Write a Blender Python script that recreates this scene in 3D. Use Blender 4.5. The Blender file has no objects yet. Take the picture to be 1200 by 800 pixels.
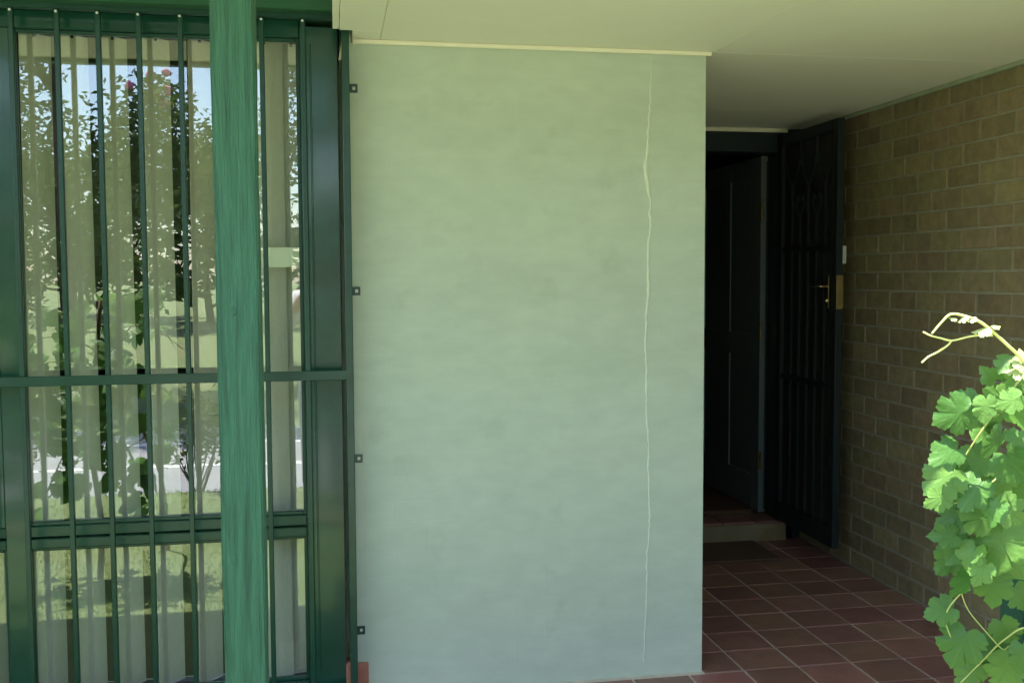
import bpy, bmesh, math, random
from mathutils import Vector, Matrix, Euler, noise as mnoise
rad = math.radians
random.seed(11)
S = bpy.context.scene
C = S.collection

# ------------------------------------------------------------------ camera
F_PX, YAW, PITCH, ROLL, CAM_H = 1193.5, 0.17538, 0.0620, -0.00473, 1.456
fw = Vector((math.sin(YAW)*math.cos(PITCH), math.cos(YAW)*math.cos(PITCH), -math.sin(PITCH)))
r0 = Vector((math.cos(YAW), -math.sin(YAW), 0)); u0 = r0.cross(fw)
rt = math.cos(ROLL)*r0 + math.sin(ROLL)*u0
up = -math.sin(ROLL)*r0 + math.cos(ROLL)*u0
cd = bpy.data.cameras.new('camera'); cam = bpy.data.objects.new('camera', cd); C.objects.link(cam)
m3 = Matrix((rt, up, -fw)).transposed()
cam.matrix_world = Matrix.Translation((0, 0, CAM_H)) @ m3.to_4x4()
cd.sensor_width = 36; cd.lens = F_PX/1200*36; cd.clip_start = 0.02; cd.clip_end = 1500
S.camera = cam
def at(x, y, Y):
    """point at depth Y that stands at photo position x, y (1200 x 800)"""
    d = fw + rt*((x-600)/F_PX) + up*((400-y)/F_PX)
    return Vector((0, 0, CAM_H)) + d*(Y/d.y)

# ------------------------------------------------------------------ light
SUN = Vector((-0.2905, -0.2365, 0.927)).normalized()
W = bpy.data.worlds.new('World'); S.world = W; W.use_nodes = True
nt = W.node_tree; nt.nodes.clear()
sky = nt.nodes.new('ShaderNodeTexSky'); sky.sky_type = 'NISHITA'; sky.sun_disc = False
sky.sun_elevation = math.asin(SUN.z); sky.sun_rotation = math.atan2(SUN.x, SUN.y)
bg = nt.nodes.new('ShaderNodeBackground'); bg.inputs[1].default_value = 0.13
wo = nt.nodes.new('ShaderNodeOutputWorld')
nt.links.new(sky.outputs[0], bg.inputs[0]); nt.links.new(bg.outputs[0], wo.inputs[0])
sl = bpy.data.lights.new('sun', 'SUN'); sl.energy = 4.2; sl.angle = rad(0.53); sl.color = (1, .955, .87)
so = bpy.data.objects.new('sun', sl); C.objects.link(so)
so.rotation_euler = (-SUN).to_track_quat('-Z', 'Y').to_euler(); so.location = SUN*30
S.view_settings.view_transform = 'Standard'; S.view_settings.look = 'None'
S.view_settings.exposure = 2.55; S.view_settings.gamma = 1; S.view_settings.use_curve_mapping = False

# ------------------------------------------------------------------ materials
def mat(name):
    m = bpy.data.materials.new(name); m.use_nodes = True
    return m, m.node_tree.nodes, m.node_tree.links, m.node_tree.nodes['Principled BSDF']
def N(nodes, t, **kw):
    n = nodes.new('ShaderNode'+t)
    for k, v in kw.items(): setattr(n, k, v)
    return n
def rough_mat(name, a, b, scale=6, rough=.7, bump=.15, bscale=60, spread=0.0, stretch=(1, 1, 1), spec=.4, c=None, cscale=1.5, camt=.5, metal=0, dist=.004):
    """two-tone noise paint, optional per-object value spread, optional large blotches of colour c"""
    m, n, l, p = mat(name)
    tc = N(n, 'TexCoord'); mp = N(n, 'Mapping'); mp.inputs['Scale'].default_value = stretch
    l.new(tc.outputs['Object'], mp.inputs[0])
    t = N(n, 'TexNoise'); t.inputs['Scale'].default_value = scale; t.inputs['Detail'].default_value = 6; t.inputs['Roughness'].default_value = .65
    oi = N(n, 'ObjectInfo'); ad = N(n, 'VectorMath', operation='ADD'); sc = N(n, 'VectorMath', operation='SCALE')
    cb = N(n, 'CombineXYZ')
    for i in range(3): l.new(oi.outputs['Random'], cb.inputs[i])
    sc.inputs['Scale'].default_value = 37 if spread else 0
    l.new(cb.outputs[0], sc.inputs[0]); l.new(mp.outputs[0], ad.inputs[0]); l.new(sc.outputs[0], ad.inputs[1])
    l.new(ad.outputs[0], t.inputs['Vector'])
    r = N(n, 'ValToRGB'); r.color_ramp.elements[0].position = .3; r.color_ramp.elements[1].position = .7
    r.color_ramp.elements[0].color = (*a, 1); r.color_ramp.elements[1].color = (*b, 1)
    l.new(t.outputs[0], r.inputs[0]); col = r.outputs[0]
    if c:
        t2 = N(n, 'TexNoise'); t2.inputs['Scale'].default_value = cscale; t2.inputs['Detail'].default_value = 4
        l.new(ad.outputs[0], t2.inputs['Vector'])
        mr = N(n, 'MapRange'); mr.inputs[1].default_value = .5; mr.inputs[2].default_value = .72; mr.inputs[4].default_value = camt
        l.new(t2.outputs[0], mr.inputs[0])
        mx = N(n, 'Mix', data_type='RGBA'); l.new(mr.outputs[0], mx.inputs[0]); l.new(col, mx.inputs[6]); mx.inputs[7].default_value = (*c, 1)
        col = mx.outputs[2]
    if spread:
        hv = N(n, 'HueSaturation'); mr2 = N(n, 'MapRange'); mr2.inputs[3].default_value = 1-spread; mr2.inputs[4].default_value = 1+spread
        l.new(oi.outputs['Random'], mr2.inputs[0]); l.new(mr2.outputs[0], hv.inputs['Value']); l.new(col, hv.inputs['Color']); col = hv.outputs[0]
        mr3 = N(n, 'MapRange'); mr3.inputs[3].default_value = .485; mr3.inputs[4].default_value = .515
        ml = N(n, 'Math', operation='MULTIPLY'); ml.inputs[1].default_value = 7.31; fr = N(n, 'Math', operation='FRACT')
        l.new(oi.outputs['Random'], ml.inputs[0]); l.new(ml.outputs[0], fr.inputs[0]); l.new(fr.outputs[0], mr3.inputs[0]); l.new(mr3.outputs[0], hv.inputs['Hue'])
    l.new(col, p.inputs['Base Color'])
    p.inputs['Roughness'].default_value = rough; p.inputs['Specular IOR Level'].default_value = spec; p.inputs['Metallic'].default_value = metal
    if bump:
        t3 = N(n, 'TexNoise'); t3.inputs['Scale'].default_value = bscale; t3.inputs['Detail'].default_value = 5
        l.new(ad.outputs[0], t3.inputs['Vector'])
        b_ = N(n, 'Bump'); b_.inputs['Strength'].default_value = bump; b_.inputs['Distance'].default_value = dist
        l.new(t3.outputs[0], b_.inputs['Height']); l.new(b_.outputs[0], p.inputs['Normal'])
    return m
M = {}
M['cream'] = rough_mat('ceiling_paint', (.77, .74, .64), (.82, .79, .69), 2.5, .75, .06, 30, c=(.69, .66, .56), cscale=1.2, camt=.5)
M['bead'] = rough_mat('bead_paint', (.74, .68, .50), (.80, .74, .58), 8, .6, .05)
M['bead_green'] = rough_mat('wall_bead_paint', (.26, .30, .20), (.34, .38, .26), 8, .6, .05)
M['brick'] = rough_mat('brown_brick', (.172, .130, .064), (.255, .198, .102), 22, .85, .5, 90, spread=.15, c=(.15, .12, .075), cscale=9, camt=.6)
M['mortar'] = rough_mat('mortar', (.22, .20, .135), (.275, .25, .175), 30, .95, .5, 120)
M['tile'] = rough_mat('quarry_tile', (.20, .092, .068), (.29, .145, .108), 14, .42, .2, 40, spread=.16, c=(.16, .085, .07), cscale=7, camt=.6, spec=.45)
M['grout'] = rough_mat('grout', (.50, .43, .35), (.62, .54, .45), 25, .95, .4, 90)
M['terracotta'] = rough_mat('terracotta_brick', (.30, .11, .07), (.40, .17, .11), 25, .85, .4, 90)
M['post'] = rough_mat('post_paint', (.030, .112, .062), (.052, .165, .096), 9, .62, 1.0, 30, stretch=(9, 9, .45), c=(.014, .052, .032), cscale=7, camt=.85, dist=.008)
M['frame'] = rough_mat('gloss_green_enamel', (.006, .048, .028), (.011, .066, .040), 9, .22, .03, 14, spec=.5)
M['frame_side'] = rough_mat('dark_green_enamel', (.006, .045, .025), (.010, .060, .034), 9, .3, .05, 14, spec=.6)
for k_ in ('frame',):
    p_ = M[k_].node_tree.nodes['Principled BSDF']; p_.inputs['Coat Weight'].default_value = .5; p_.inputs['Coat Roughness'].default_value = .07; p_.inputs['Coat IOR'].default_value = 1.5
M['bar'] = rough_mat('grille_enamel', (.004, .033, .020), (.008, .050, .030), 12, .28, .05, 30, spec=.6)
M['beam'] = rough_mat('beam_paint', (.013, .070, .032), (.020, .095, .044), 8, .5, .3, 30, stretch=(.3, 3, 3))
M['slat'] = rough_mat('blind_fabric', (.74, .71, .56), (.80, .77, .62), 40, .85, .1, 200, spread=.04)
M['dark'] = rough_mat('dark_plastic', (.02, .02, .02), (.035, .035, .035), 8, .5, .05)
M['door'] = rough_mat('hazy_door_stain', (.085, .105, .105), (.115, .135, .135), 9, .42, .3, 40, stretch=(3, 3, .25))  # dark stain with its base colour lifted to imitate haze over the doorway
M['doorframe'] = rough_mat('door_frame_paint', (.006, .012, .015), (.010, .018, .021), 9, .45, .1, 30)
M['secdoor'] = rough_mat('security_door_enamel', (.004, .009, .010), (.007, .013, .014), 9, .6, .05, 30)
M['brass'] = rough_mat('brass', (.74, .56, .26), (.88, .72, .40), 20, .25, .05, metal=1)
M['step'] = rough_mat('step_concrete', (.17, .125, .060), (.24, .185, .095), 8, .9, .4, 60, c=(.22, .2, .14), cscale=4)
M['mat'] = rough_mat('coir', (.085, .045, .030), (.13, .07, .046), 90, .98, .8, 260)
M['white'] = rough_mat('white_plastic', (.74, .74, .70), (.80, .80, .76), 8, .35, .02)
M['paper'] = rough_mat('card', (.84, .86, .66), (.88, .90, .72), 6, .7, .03)
M['timber'] = rough_mat('bare_timber', (.55, .46, .30), (.66, .56, .38), 12, .8, .2, 60)
M['filler'] = rough_mat('crack_filler', (.54, .585, .46), (.64, .68, .55), 18, .85, .3, 90)
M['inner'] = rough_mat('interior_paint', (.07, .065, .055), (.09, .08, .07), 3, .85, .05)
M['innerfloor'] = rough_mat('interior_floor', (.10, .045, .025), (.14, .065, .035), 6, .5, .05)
M['roof'] = rough_mat('roof_sheet', (.20, .21, .20), (.26, .27, .26), 6, .6, .1)
M['road'] = rough_mat('road_concrete', (.27, .27, .285), (.34, .34, .35), 3, .9, .3, 40, c=(.23, .23, .24), cscale=.4)
M['line'] = rough_mat('road_paint', (.72, .72, .70), (.80, .80, .78), 12, .8, .2, 60)
M['kerb'] = rough_mat('kerb_concrete', (.45, .44, .40), (.56, .55, .50), 8, .9, .3, 60)
M['bark'] = rough_mat('bark', (.075, .055, .04), (.15, .12, .09), 12, .95, .8, 25, stretch=(2, 2, .4))
M['cane'] = rough_mat('vine_cane', (.30, .36, .10), (.42, .44, .16), 30, .6, .2)
M['tendril'] = rough_mat('young_shoot', (.55, .55, .16), (.66, .60, .22), 30, .5, .1)
M['woody'] = rough_mat('woody_vine', (.16, .11, .07), (.24, .17, .11), 30, .9, .6)
M['shirt'] = rough_mat('shirt_cotton', (.72, .72, .76), (.80, .80, .84), 14, .9, .3, 60)
M['trouser'] = rough_mat('trouser_cotton', (.20, .22, .26), (.27, .29, .33), 14, .9, .3, 60)
M['skin'] = rough_mat('skin', (.50, .26, .19), (.58, .32, .24), 14, .55, .1)
M['hair'] = rough_mat('hair', (.06, .035, .02), (.10, .06, .035), 60, .6, .5, 200)
M['pink'] = rough_mat('pink_petal', (.60, .12, .25), (.72, .22, .38), 30, .7, .1)
M['soil'] = rough_mat('garden_soil', (.16, .095, .055), (.25, .16, .10), 14, .95, .8, 50)

def wall_paint():
    m, n, l, p = mat('sage_render')
    tc = N(n, 'TexCoord')
    t = N(n, 'TexNoise'); t.inputs['Scale'].default_value = 2.2; t.inputs['Detail'].default_value = 7; t.inputs['Roughness'].default_value = .6
    mp = N(n, 'Mapping'); mp.inputs['Scale'].default_value = (1, 1, 2.2)
    l.new(tc.outputs['Object'], mp.inputs[0]); l.new(mp.outputs[0], t.inputs['Vector'])
    r = N(n, 'ValToRGB'); r.color_ramp.elements[0].position = .3; r.color_ramp.elements[1].position = .72
    r.color_ramp.elements[0].color = (.425, .475, .380, 1); r.color_ramp.elements[1].color = (.465, .512, .408, 1)
    l.new(t.outputs[0], r.inputs[0])
    # faint brush strokes lying along the courses
    t2 = N(n, 'TexNoise'); t2.inputs['Scale'].default_value = 16; t2.inputs['Detail'].default_value = 5
    mp2 = N(n, 'Mapping'); mp2.inputs['Scale'].default_value = (.7, 1, 1.5)
    l.new(tc.outputs['Object'], mp2.inputs[0]); l.new(mp2.outputs[0], t2.inputs['Vector'])
    mr = N(n, 'MapRange'); mr.inputs[1].default_value = .35; mr.inputs[2].default_value = .7; mr.inputs[3].default_value = .955; mr.inputs[4].default_value = 1.03
    l.new(t2.outputs[0], mr.inputs[0])
    mul = N(n, 'VectorMath', operation='SCALE'); l.new(r.outputs[0], mul.inputs[0]); l.new(mr.outputs[0], mul.inputs['Scale'])
    # small scuffs
    t4 = N(n, 'TexNoise'); t4.inputs['Scale'].default_value = 5.5; t4.inputs['Detail'].default_value = 8
    l.new(tc.outputs['Object'], t4.inputs['Vector'])
    m4 = N(n, 'MapRange'); m4.inputs[1].default_value = .62; m4.inputs[2].default_value = .78; m4.inputs[4].default_value = .55
    l.new(t4.outputs[0], m4.inputs[0])
    mx = N(n, 'Mix', data_type='RGBA'); l.new(m4.outputs[0], mx.inputs[0]); l.new(mul.outputs[0], mx.inputs[6]); mx.inputs[7].default_value = (.31, .35, .25, 1)
    l.new(mx.outputs[2], p.inputs['Base Color']); p.inputs['Roughness'].default_value = .72; p.inputs['Specular IOR Level'].default_value = .35
    # bagged brickwork: courses ghost through the paint as relief
    sp = N(n, 'SeparateXYZ'); l.new(tc.outputs['Object'], sp.inputs[0]); cb = N(n, 'CombineXYZ')
    l.new(sp.outputs[0], cb.inputs[0]); l.new(sp.outputs[2], cb.inputs[1])
    bt = N(n, 'TexBrick'); bt.inputs['Scale'].default_value = 1; bt.inputs['Brick Width'].default_value = .215; bt.inputs['Row Height'].default_value = .0865
    bt.inputs['Mortar Size'].default_value = .007; bt.inputs['Mortar Smooth'].default_value = 1.0
    wv = N(n, 'TexNoise'); wv.inputs['Scale'].default_value = 9; l.new(tc.outputs['Object'], wv.inputs['Vector'])
    sc = N(n, 'VectorMath', operation='SCALE'); sc.inputs['Scale'].default_value = .02; l.new(wv.outputs['Color'], sc.inputs[0])
    ad = N(n, 'VectorMath', operation='ADD'); l.new(cb.outputs[0], ad.inputs[0]); l.new(sc.outputs[0], ad.inputs[1]); l.new(ad.outputs[0], bt.inputs['Vector'])
    t3 = N(n, 'TexNoise'); t3.inputs['Scale'].default_value = 45; t3.inputs['Detail'].default_value = 6; l.new(mp2.outputs[0], t3.inputs['Vector']); t3.inputs['Scale'].default_value = 120
    b1 = N(n, 'Bump'); b1.inputs['Strength'].default_value = .07; b1.inputs['Distance'].default_value = -.004; l.new(bt.outputs['Fac'], b1.inputs['Height'])
    b2 = N(n, 'Bump'); b2.inputs['Strength'].default_value = .35; b2.inputs['Distance'].default_value = .0012; l.new(t3.outputs[0], b2.inputs['Height']); l.new(b1.outputs[0], b2.inputs['Normal'])
    l.new(b2.outputs[0], p.inputs['Normal'])
    return m
M['wall'] = wall_paint()

def glass_mat():
    m, n, l, p = mat('window_glass'); n.remove(p)
    out = [x for x in n if x.type == 'OUTPUT_MATERIAL'][0]
    tr = N(n, 'BsdfTransparent'); tr.inputs[0].default_value = (.96, .98, .96, 1)
    gl = N(n, 'BsdfGlossy'); gl.inputs['Roughness'].default_value = .0
    tc = N(n, 'TexCoord'); t = N(n, 'TexNoise'); t.inputs['Scale'].default_value = 1.8; l.new(tc.outputs['Object'], t.inputs['Vector'])
    b = N(n, 'Bump'); b.inputs['Strength'].default_value = .03; b.inputs['Distance'].default_value = .02; l.new(t.outputs[0], b.inputs['Height']); l.new(b.outputs[0], gl.inputs['Normal'])
    # Schlick reflectance, the same from both faces of the pane
    lw = N(n, 'LayerWeight'); lw.inputs[0].default_value = .5
    pw = N(n, 'Math', operation='POWER'); l.new(lw.outputs['Facing'], pw.inputs[0]); pw.inputs[1].default_value = 5
    fr = N(n, 'MapRange'); l.new(pw.outputs[0], fr.inputs[0]); fr.inputs[3].default_value = .125; fr.inputs[4].default_value = 1
    mx = N(n, 'MixShader'); l.new(fr.outputs[0], mx.inputs[0]); l.new(tr.outputs[0], mx.inputs[1]); l.new(gl.outputs[0], mx.inputs[2]); l.new(mx.outputs[0], out.inputs[0])
    return m
M['glass'] = glass_mat()
def screen_mat():
    m, n, l, p = mat('insect_mesh')
    out = [x for x in n if x.type == 'OUTPUT_MATERIAL'][0]
    p.inputs['Base Color'].default_value = (.02, .022, .022, 1); p.inputs['Roughness'].default_value = .6
    tr = N(n, 'BsdfTransparent'); mx = N(n, 'MixShader'); mx.inputs[0].default_value = .62
    l.new(tr.outputs[0], mx.inputs[1]); l.new(p.outputs[0], mx.inputs[2]); l.new(mx.outputs[0], out.inputs[0])
    return m
M['screen'] = screen_mat()
def leaf_mat(name, a, b, trans=.35, veins=False, rough=.5):
    m, n, l, p = mat(name)
    out = [x for x in n if x.type == 'OUTPUT_MATERIAL'][0]
    oi = N(n, 'ObjectInfo'); g = N(n, 'NewGeometry'); tc = N(n, 'TexCoord')
    mx = N(n, 'Mix', data_type='RGBA'); mx.inputs[6].default_value = (*a, 1); mx.inputs[7].default_value = (*b, 1)
    if veins: l.new(oi.outputs['Random'], mx.inputs[0])
    else: l.new(g.outputs['Random Per Island'], mx.inputs[0])
    col = mx.outputs[2]
    if veins:
        sp = N(n, 'SeparateXYZ'); l.new(tc.outputs['Object'], sp.inputs[0])
        ab = N(n, 'Math', operation='ABSOLUTE'); l.new(sp.outputs[0], ab.inputs[0])
        an = N(n, 'Math', operation='ARCTAN2'); l.new(ab.outputs[0], an.inputs[0]); l.new(sp.outputs[1], an.inputs[1])
        pp = N(n, 'Math', operation='PINGPONG'); l.new(an.outputs[0], pp.inputs[0]); pp.inputs[1].default_value = .34
        mr = N(n, 'MapRange'); mr.inputs[1].default_value = .008; mr.inputs[2].default_value = .05; mr.inputs[3].default_value = .55; mr.inputs[4].default_value = 0
        l.new(pp.outputs[0], mr.inputs[0])
        m2 = N(n, 'Mix', data_type='RGBA'); l.new(mr.outputs[0], m2.inputs[0]); l.new(col, m2.inputs[6]); m2.inputs[7].default_value = (a[0]*1.7, a[1]*1.35, a[2]*1.7, 1)
        col = m2.outputs[2]
        t = N(n, 'TexNoise'); t.inputs['Scale'].default_value = 7; l.new(tc.outputs['Object'], t.inputs['Vector'])
        bp = N(n, 'Bump'); bp.inputs['Strength'].default_value = .10; bp.inputs['Distance'].default_value = .05; l.new(t.outputs[0], bp.inputs['Height']); l.new(bp.outputs[0], p.inputs['Normal'])
    l.new(col, p.inputs['Base Color']); p.inputs['Roughness'].default_value = rough
    tl = N(n, 'BsdfTranslucent'); l.new(col, tl.inputs[0])
    ms = N(n, 'MixShader'); ms.inputs[0].default_value = trans
    l.new(p.outputs[0], ms.inputs[1]); l.new(tl.outputs[0], ms.inputs[2]); l.new(ms.outputs[0], out.inputs[0])
    return m
M['vineleaf'] = leaf_mat('grape_leaf', (.072, .185, .036), (.165, .32, .07), .48, True, .45)
M['youngleaf'] = leaf_mat('young_grape_leaf', (.36, .46, .16), (.46, .50, .24), .40, True)
M['treeleaf'] = leaf_mat('tree_leaf', (.035, .075, .02), (.085, .14, .035), .25)
M['treeleaf2'] = leaf_mat('tree_leaf_pale', (.06, .10, .03), (.12, .17, .05), .25)
M['grass'] = leaf_mat('grass_blade', (.14, .29, .045), (.32, .46, .11), .35)
M['lawn'] = rough_mat('lawn_ground', (.15, .20, .075), (.21, .26, .11), 5, .95, .8, 60, c=(.22, .21, .12), cscale=.6, dist=.03)

# ------------------------------------------------------------------ helpers
def link(name, me, m=None, parent=None):
    o = bpy.data.objects.new(name, me); C.objects.link(o)
    if m is not None and me is not None and not me.materials: me.materials.append(M[m] if isinstance(m, str) else m)
    if parent: o.parent = parent
    return o
def tag(o, label, cat=None, group=None):
    o['label'] = label
    if cat: o['category'] = cat
    if group: o['group'] = group
    return o
def empty(name, loc, label, cat, group=None):
    o = bpy.data.objects.new(name, None); C.objects.link(o); o.location = loc; o.empty_display_size = .1
    return tag(o, label, cat, group)
def box(bm, x0, x1, y0, y1, z0, z1, mtx=None):
    vs = [bm.verts.new((x, y, z)) for x in (x0, x1) for y in (y0, y1) for z in (z0, z1)]
    for f in ((0, 1, 3, 2), (4, 6, 7, 5), (0, 4, 5, 1), (2, 3, 7, 6), (0, 2, 6, 4), (1, 5, 7, 3)):
        bm.faces.new([vs[i] for i in f])
    if mtx is not None:
        for v in vs: v.co = mtx @ v.co
    return vs
def mesh_of(bm, name, bevel=0, seg=1, smooth=False):
    bmesh.ops.recalc_face_normals(bm, faces=bm.faces)
    if bevel: bmesh.ops.bevel(bm, geom=list(bm.edges), offset=bevel, segments=seg, affect='EDGES', profile=.7)
    me = bpy.data.meshes.new(name); bm.to_mesh(me); bm.free()
    if smooth:
        for p in me.polygons: p.use_smooth = True
    return me
def boxobj(name, b, m, parent=None, bevel=.002, origin=True):
    """one box as one object; its origin at the middle of its base unless parented"""
    x0, x1, y0, y1, z0, z1 = b
    cx, cy, cz = ((x0+x1)/2, (y0+y1)/2, z0)
    bm = bmesh.new(); box(bm, x0-cx, x1-cx, y0-cy, y1-cy, 0, z1-z0)
    o = link(name, mesh_of(bm, name, bevel), m, parent)
    p = Vector((cx, cy, cz))
    o.location = p - (parent_loc(parent) if parent else Vector())
    return o
def parent_loc(o):
    v = Vector()
    while o: v = v + Vector(o.location); o = o.parent
    return v
def tube(bm, pts, rads, seg=8, cap=True):
    pts = [Vector(p) for p in pts]; rings = []
    ref = None
    for i, p in enumerate(pts):
        t = (pts[min(i+1, len(pts)-1)] - pts[max(i-1, 0)]).normalized()
        if ref is None: ref = t.orthogonal().normalized()
        a = (ref - t*ref.dot(t)).normalized(); b = t.cross(a); ref = a
        r = rads[i] if isinstance(rads, (list, tuple)) else rads
        rings.append([bm.verts.new(p + (a*math.cos(2*math.pi*k/seg) + b*math.sin(2*math.pi*k/seg))*r) for k in range(seg)])
    for A, B in zip(rings, rings[1:]):
        for k in range(seg): bm.faces.new((A[k], A[(k+1) % seg], B[(k+1) % seg], B[k]))
    if cap:
        bm.faces.new(rings[0][::-1]); bm.faces.new(rings[-1])
def curve_pts(ctrl, n=6):
    """Catmull-Rom through the control points"""
    P = [Vector(c) for c in ctrl]; P = [P[0]*2-P[1]] + P + [P[-1]*2-P[-2]]; out = []
    for i in range(1, len(P)-2):
        for k in range(n):
            t = k/n
            out.append(.5*((2*P[i]) + (P[i+1]-P[i-1])*t + (2*P[i-1]-5*P[i]+4*P[i+1]-P[i+2])*t*t + (-P[i-1]+3*P[i]-3*P[i+1]+P[i+2])*t**3))
    out.append(P[-2]); return out
def tubeobj(name, ctrl, r, m, parent=None, n=6, seg=8):
    pts = curve_pts(ctrl, n); off = parent_loc(parent)
    rr = r if not isinstance(r, tuple) else [r[0] + (r[1]-r[0])*i/(len(pts)-1) for i in range(len(pts))]
    bm = bmesh.new(); tube(bm, [p-off for p in pts], rr, seg)
    return link(name, mesh_of(bm, name, smooth=True), m, parent)
def struct(o): o['kind'] = 'structure'; return o

# measured from the photograph: front wall plane, corner, brick wall, ceiling, far wall
YF, XC, XW, H, YD = 3.524, 1.335, 2.5616, 2.26, 5.26
GZ = -0.15            # lawn level by the porch

# ------------------------------------------------------------------ ground, road
def ground_z(y):
    if y > -0.8: return GZ
    if y > -5.0: return GZ - 1.07*((-.8-y)/4.2)**1.0
    if y > -11.2: return -1.22
    t = min(1, (-11.2-y)/25); return -1.22 + 1.3*t*t*(3-2*t)
ys = [60, 10, 6, 4, 3, 2.2, 1.5, 1, .6, .2, -.2, -.8, -1.4, -2, -3, -4, -5, -6, -8, -10, -11.2, -12, -14, -17, -20, -24, -30, -37, -60, -120, -400]
xs = [-400, -150, -60, -30, -15, -8, -4, -2, 0, 2, 4, 8, 15, 30, 60, 150, 400]
bm = bmesh.new()
g = [[bm.verts.new((x, y, ground_z(y) - (.03 if y > 1.9 else 0))) for x in xs] for y in ys]
for a, b in zip(g, g[1:]):
    for i in range(len(xs)-1): bm.faces.new((a[i], a[i+1], b[i+1], b[i]))
struct(link('ground', mesh_of(bm, 'ground'), 'lawn'))
road = struct(boxobj('road', (-300, 300, -10.7, -5.3, -1.27, -1.205), 'road', bevel=0))
for y in (-7.9, -9.9):
    boxobj('lane_marking', (-300, 300, y-.09, y+.09, -1.204, -1.200), 'line', road, bevel=0)
for y in (-5.3, -10.85):
    boxobj('kerb', (-300, 300, y, y+.15, -1.25, -1.08), 'kerb', road, bevel=.02)

# ------------------------------------------------------------------ porch floor
floor = struct(boxobj('porch_floor', (.0, XW, 2.06, YD, -.2, -.004), 'grout', bevel=0))
bmt = bmesh.new(); box(bmt, -.1035, .1035, -.0943, .0943, -.012, .002)
tile_me = mesh_of(bmt, 'tile', .0025)
tile_me.materials.append(M['tile'])
fl = parent_loc(floor)
TX, TY = .2145, .1965
cut = {}
for i in range(-8, 6):
    for j in range(-8, 11):
        x0, y0 = 1.4885+i*TX, 3.494+j*TY; x1, y1 = x0+TX, y0+TY
        if x0 < .0 and x1 < .1: continue
        X0, X1, Y0, Y1 = max(x0, .0), min(x1, XW), max(y0, 2.06), min(y1, YD)
        if Y0 > YF-.04: X0 = max(X0, XC)
        if X1-X0 < .03 or Y1-Y0 < .03: continue
        if abs(X1-X0-TX) < 1e-4 and abs(Y1-Y0-TY) < 1e-4: me = tile_me
        else:
            key = (round(X1-X0, 3), round(Y1-Y0, 3))
            if key not in cut:
                b = bmesh.new(); hx, hy = (X1-X0)/2-.0038, (Y1-Y0)/2-.0038
                box(b, -hx, hx, -hy, hy, -.012, .002); cut[key] = mesh_of(b, 'cut_tile', .0025); cut[key].materials.append(M['tile'])
            me = cut[key]
        o = link('tile', me, None, floor)
        o.location = Vector(((X0+X1)/2 + random.uniform(-.0008, .0008), (Y0+Y1)/2 + random.uniform(-.0008, .0008), -.002+random.uniform(-.0008, .0008))) - fl
        o.rotation_euler = (random.uniform(-.003, .003), random.uniform(-.003, .003), random.uniform(-.004, .004))

# ------------------------------------------------------------------ house: walls
def grid_face_wall(name, x0, x1, y0, y1, z0, z1, nx, nz, amp):
    """solid wall whose front and corners waver a little, as hand-bagged brickwork does"""
    bm = bmesh.new(); ny = 8
    vs = box(bm, x0, x1, y0, y1, z0, z1)
    bmesh.ops.subdivide_edges(bm, edges=[e for e in bm.edges if abs((e.verts[0].co-e.verts[1].co).z) > .5], cuts=nz)
    bmesh.ops.subdivide_edges(bm, edges=[e for e in bm.edges if abs((e.verts[0].co-e.verts[1].co).x) > .5], cuts=nx, use_grid_fill=True)
    for v in bm.verts:
        if v.co.y < y0+.001 and z0 < v.co.z < z1:
            v.co.y += amp*mnoise.noise(v.co*3.1) + amp*.5*mnoise.noise(v.co*11)
            if v.co.x > x1-.001: v.co.x += amp*1.0*mnoise.noise(v.co*14)
    return mesh_of(bm, name, smooth=False)
wall = link('rendered_wall', grid_face_wall('rendered_wall', .05, XC, YF, 5.40, -.02, 2.45, 28, 56, .0003), 'wall')
tag(wall, 'pale sage green painted wall with a white filled crack beside the doorway', 'wall')
for p in wall.data.polygons: p.use_smooth = True
wall.data.set_sharp_from_angle(angle=rad(40))
# the filled crack: an uneven ribbon of filler a little proud of the paint
ck = [(763, 68, 1.2), (762.5, 88, 1.6), (762, 120, 3), (760, 150, 4), (759, 178, 4.5), (757, 195, 6.5), (757, 205, 7.5), (759, 216, 6.5), (763, 235, 4.5), (761.5, 250, 5.5), (762.5, 265, 4),
      (759.5, 290, 5), (759, 312, 4.5), (760, 345, 5), (757.5, 368, 3.6), (756.5, 400, 4), (758, 445, 3.4), (757.5, 480, 4), (760, 520, 3.2), (760, 560, 3.6), (761.5, 600, 3.4), (761, 625, 3), (758.5, 650, 3.4), (758, 690, 3), (756, 730, 2.6), (754.5, 775, 1.6)]
fine = []
for (a, b) in zip(ck, ck[1:]):
    k = max(2, int((b[1]-a[1])/5))
    for i in range(k):
        t = i/k; fine.append((a[0]+(b[0]-a[0])*t+random.uniform(-.7, .7), a[1]+(b[1]-a[1])*t, (a[2]+(b[2]-a[2])*t)*random.uniform(.5, .95)))
fine.append(ck[-1])
bm = bmesh.new(); L = []
for x, y, w in fine:
    a, b = at(x-w/2, y, YF), at(x+w/2, y, YF); z = a.z
    L.append([bm.verts.new((a.x, YF+.004, z)), bm.verts.new((a.x+.001, YF-.0014, z)), bm.verts.new((b.x-.001, YF-.0014, z)), bm.verts.new((b.x, YF+.004, z))])
for A, B in zip(L, L[1:]):
    for i in range(3): bm.faces.new((A[i], A[i+1], B[i+1], B[i]))
link('crack_filler', mesh_of(bm, 'crack_filler', smooth=True), 'filler', wall)
tag(boxobj('brick', (.032, .109, YF-.012, YF+.06, -.02, .121), 'terracotta', wall, bevel=.004), 'bare terracotta brick at the foot of the green wall')

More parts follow.
